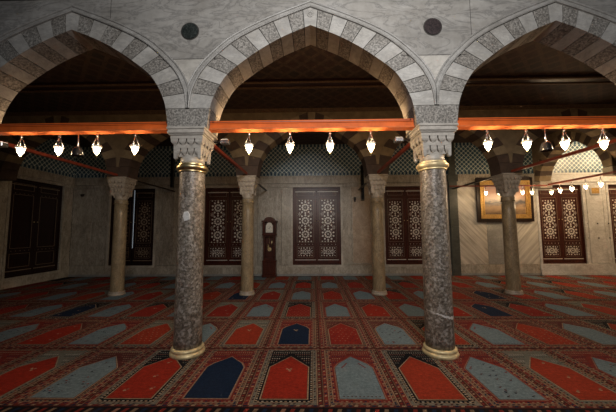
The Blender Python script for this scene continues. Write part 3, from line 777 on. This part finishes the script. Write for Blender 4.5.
# ------------------------------------------------------------------ prayer carpets, one long strip per row
RED=(.37,.045,.020); RED2=(.23,.032,.024); LB=(.19,.265,.30); NV=(.010,.024,.06); BG=(.42,.31,.20); BK=(.010,.009,.012)
GG=(.20,.20,.165); RB=(.13,.034,.028); DR=(.085,.02,.017); PK=(.33,.17,.12); TN=(.25,.17,.11); WH=(.50,.46,.38)
CW = .745; X0 = -.275
def carpet_row(r, label):
    y0 = -1.13+1.27*(r-1); L = 1.5; KV = 1.27/1.5
    yend = min(y0+L*KV, YW-.13)
    k0 = math.ceil((XL-X0)/CW+.5); k1 = int((XR-X0)/CW-.5)
    xa, xb = XL+.03, X0+CW*(k1+.5)
    m = MB(); m.box(xa, xb, y0+.004, yend-.004, -.007, 0, 0, RB)
    lay = [0]
    def q(pts, lvl, col):
        z = .0007*lvl
        m.poly([(max(xa, x), min(y0+v*KV, yend-.004), z) for x, v in pts], 0, col)
    def rect(a, b, c, d, lvl, col): 
        if b > xa+.001 and y0+KV*(c) < yend-.01: q([(a,c),(b,c),(b,d),(a,d)], lvl, col)
    def dashes(a, b, c, d, horiz, n, lvl, cols, fill=.55, slant=0):
        for i in range(n):
            col = cols[(i+r) % len(cols)]
            if col is None: continue
            if horiz:
                s0 = a+(b-a)*(i+.5-fill/2)/n; s1 = a+(b-a)*(i+.5+fill/2)/n
                if s0 > xa and y0+KV*(d) < yend-.01: q([(s0,c),(s1,c),(s1+slant,d),(s0+slant,d)], lvl, col)
            else:
                s0 = c+(d-c)*(i+.5-fill/2)/n; s1 = c+(d-c)*(i+.5+fill/2)/n
                if a > xa and y0+KV*(s1) < yend-.01: q([(a,s0),(b,s0+slant),(b,s1+slant),(a,s1)], lvl, col)
    rnd = random.Random(r*77+5)
    if r == 0:
        for k in range(k0-1, k1+1):
            c = X0+CW*k
            rect(c-.375,c+.375,1.36,1.49,12,BK)
            dashes(c-.37,c+.37,1.385,1.465,True,9,13,[RED2,TN,NV,DR,PK],.45,.02)
            rect(c-.375,c+.375,1.365,1.374,13,TN)
    for k in range(k0-1, k1+1):
        c = X0+CW*k
        redf = ((k+r) % 2 == 1)
        near = rnd.random()
        if redf: field = [RED,(.36,.03,.015),(.31,.028,.018)][int(rnd.random()*2.6)]
        else: field = LB
        if (r,k) in ((1,-1),(2,0),(3,5),(4,6),(4,-2),(3,-6)): field = NV
        if redf: style = rnd.choice(['dark','grey','tan'])
        else: style = rnd.choice(['red','red','tan'])
        fixed = {(1,-2):'dark',(1,0):'dark',(1,2):'dark',(1,-1):'red',(1,1):'red',(1,3):'red',(1,4):'grey',(1,-4):'grey',(1,-3):'tan',
                 (2,-1):'grey',(2,0):'red',(2,1):'tan',(2,2):'tan',(3,0):'dark',(2,-3):'grey',(3,6):'dark',(2,7):'dark'}
        style = fixed.get((r,k), style)
        # separators left and right of the niche panel
        rect(c-.375,c-.367,0,L,1,BG); rect(c+.367,c+.375,0,L,1,DR)
        for sx in (-1,1):
            a, b = (c-.362,c-.326) if sx < 0 else (c+.326,c+.362)
            rect(a,b,.05,L-.04,1,RED2 if sx < 0 else DR)
            dashes(a+.006,b-.006,.05,L-.05,False,30,2,[BG,NV,PK,None] if sx < 0 else [TN,RED2,BG], .5, .012)
            e = c-.322 if sx < 0 else c+.314
            rect(e,e+.008,.045,L-.045,1,BG)
        # end bands between rows
        rect(c-.375,c+.375,0,.02,3,DR if r else BK); dashes(c-.375,c+.375,.022,.044,True,14,3,[PK,NV,BG,RED2],.6,.01)
        rect(c-.375,c+.375,L-.04,L-.034,3,BG); rect(c-.375,c+.375,L-.034,L-.008,3,RED2); dashes(c-.375,c+.375,L-.03,L-.012,True,12,4,[BG,DR,TN],.5)
        # borders
        ob, ib, spn, dots1, dots2, dots3 = {
            'dark': (GG, BK, BK, [BK,None,DR], [WH,BG], [WH,PK,GG]),
            'grey': (TN, GG, GG, [RED2,BK], [BK,RED2], [TN,WH,BK]),
            'tan':  (RED2, TN, RB, [BG,NV], [RED2,BK,NV], [BG,TN,PK]),
            'red':  (TN, RED2, RED2, [RED2,NV,DR], [BG,NV,PK], [BG,TN,NV])}[style]
        rect(c-.310,c+.310,.05,1.45,1,ob)
        dashes(c-.302,c-.284,.06,1.44,False,26,2,dots1,.5,.014); dashes(c+.284,c+.302,.06,1.44,False,26,2,dots1,.5,.014)
        dashes(c-.31,c+.31,.058,.078,True,13,2,dots1,.5,.014); dashes(c-.31,c+.31,1.418,1.438,True,13,2,dots1,.5,.014)
        rect(c-.278,c+.278,.085,1.41,3,BG); rect(c-.273,c+.273,.09,1.405,4,ib)
        dashes(c-.268,c-.250,.10,1.40,False,30,5,dots2,.5); dashes(c+.250,c+.268,.10,1.40,False,30,5,dots2,.5)
        dashes(c-.26,c+.26,.096,.114,True,12,5,dots2,.5)
        rect(c-.244,c+.244,.120,1.36,6,spn)
        # spandrel sprigs
        for i in range(9):
            for sx in (-1,1):
                for j in range(7):
                    uu = .225-.028*i; vv = 1.335-.065*j
                    if vv > .90+(1.30-.87)*(1-uu/.235)+.03 or (vv > 1.27):
                        s_ = .009; cc = dots3[(i*3+j) % len(dots3)]
                        if y0+KV*(vv+.03) < yend: q([(c+sx*uu-s_,vv),(c+sx*uu,vv-.018),(c+sx*uu+s_,vv),(c+sx*uu,vv+.018)], 7, cc)
        sh = .87 + (rnd.random()-.5)*.04; ap = 1.22; w = .232
        shp = 'curved' if (not redf and rnd.random() < .6) or (r,k) in ((1,1),(2,2)) else 'straight'
        def niche(i_, lvl, col):
            if shp == 'straight': P_ = [(-w+i_,.135+i_),(w-i_,.135+i_),(w-i_,sh-i_*.3),(0,ap-i_*1.4),(-w+i_,sh-i_*.3)]
            else: P_ = [(-w+i_,.135+i_),(w-i_,.135+i_),(w-i_,sh-i_*.3),(w*.78-i_,sh+.13-i_),(w*.38,ap-.12-i_),(0,ap-i_*1.4),(-w*.38,ap-.12-i_),(-w*.78+i_,sh+.13-i_),(-w+i_,sh-i_*.3)]
            if c-w > xa: q([(c+u, v) for u, v in P_], lvl, col)
        niche(0, 8, BG if style != 'red' else PK); niche(.012, 9, RB if field != NV else BG); niche(.018, 10, field)
        # field motifs
        def blob(u, v, s_, col):
            if c+u-s_ > xa and y0+KV*(v+s_*2) < yend-.01: q([(c+u-s_,v),(c+u-s_*.3,v-s_*.9),(c+u+s_,v-s_*.2),(c+u+s_*.5,v+s_*.9),(c+u-s_*.5,v+s_*1.1)], 11, col)
        if redf or field == NV:
            mode = rnd.choice(['one','few','scatter'])
            if (r,k) in ((1,0),(2,-1),(2,0)): mode = 'one'
            if (r,k) in ((1,-2),(1,4)): mode = 'few'
            if (r,k) == (3,0): mode = 'scatter'
            if (r,k) in ((1,2),(1,-1)): mode = 'none'
            if mode == 'one':
                for du, dv in ((0,0),(.025,.02),(-.02,.025),(.015,-.03)): blob(du,.80+dv,.016,BG)
            elif mode == 'few':
                for u, v in ((.02,1.0),(-.12,.3),(.03,.62),(.13,.34)):
                    blob(u,v,.018,BG); blob(u+.02,v+.03,.013,TN)
            elif mode == 'scatter':
                for a in range(6):
                    for b in range(8):
                        u = -.18+.072*a+(b % 2)*.03; v = .2+.10*b
                        if abs(u) < .2 and v < 1.1-abs(u)*1.6: blob(u,v,.011,rnd.choice([BG,BG,NV,PK]))
        else:
            mode = rnd.choice(['sprigs','fine','two'])
            if (r,k) == (1,1): mode = 'two'
            if (r,k) in ((1,3),(1,-3)): mode = 'sprigs'
            if mode == 'two':
                for sx in (-1,1):
                    for i in range(5): blob(sx*(.075+.014*i), .98-.028*i, .014, RED2)
                for i in range(10): blob(-.17+.038*i,.19,.010,DR)
            elif mode == 'sprigs':
                for i in range(18):
                    u = rnd.uniform(-.18,.18); v = rnd.uniform(.2,1.0)
                    if v < 1.1-abs(u)*1.4: blob(u,v,.014,rnd.choice([RED2,NV,DR,BK])); blob(u+.02,v+.02,.008,DR)
            else:
                for a in range(8):
                    for b in range(11):
                        u = -.19+.052*a+(b % 2)*.026; v = .19+.075*b
                        if abs(u) < .2 and v < 1.08-abs(u)*1.5: blob(u,v,.006,(.10,.16,.20))
    return tag(m.build('prayer_carpet', M['carpet']), label, 'carpet')
names = {-1:'long carpet strip of prayer niches nearest the viewer, below the picture edge',0:'long niche carpet strip at the bottom edge, showing its dark chequered end border',
 1:'frontmost full carpet strip, large red, navy and pale blue niches, at the front columns',2:'long niche carpet strip directly behind the front columns, navy niche at its middle',
 3:'long niche carpet strip just in front of the rear columns',4:'long niche carpet strip lying around the rear column bases',
 5:'long niche carpet strip behind the rear columns, second from the back wall',6:'narrow visible carpet strip along the foot of the back wall'}
for r, lb in names.items(): carpet_row(r, lb)

# ------------------------------------------------------------------ light
def area(name, loc, target, sx, sy, e, col):
    l = bpy.data.lights.new(name, 'AREA'); l.shape = 'RECTANGLE'; l.size = sx; l.size_y = sy; l.energy = e; l.color = col
    o = bpy.data.objects.new(name, l); COL.objects.link(o); o.location = loc
    o.rotation_euler = (Vector(target)-Vector(loc)).to_track_quat('-Z','Y').to_euler(); return o
area('courtyard_daylight', (.7,-5.0,4.7), (.5,0,3.7), 2.2, 1.6, 88, (1,.98,.96)).data.spread = math.radians(108)
w = bpy.data.worlds.new('sky'); scene.world = w; w.use_nodes = True
w.node_tree.nodes['Background'].inputs['Color'].default_value = (.72,.82,1,1)
w.node_tree.nodes['Background'].inputs['Strength'].default_value = .03

# ------------------------------------------------------------------ camera
cam = bpy.data.cameras.new('camera'); co = bpy.data.objects.new('camera', cam); COL.objects.link(co)
cam.sensor_fit = 'HORIZONTAL'; cam.sensor_width = 36; cam.lens = 36*282.8/616; cam.clip_start = .05
co.matrix_world = Matrix.Translation((.014,-3.817,1.6)) @ Matrix.Rotation(.0172,4,'Z') @ Matrix.Rotation(PI/2+.0832,4,'X') @ Matrix.Rotation(-.0063,4,'Z')
scene.camera = co
vs = scene.view_settings; vs.view_transform = 'Standard'; vs.look = 'None'; vs.gamma = 1; vs.use_curve_mapping = False; vs.exposure = .28
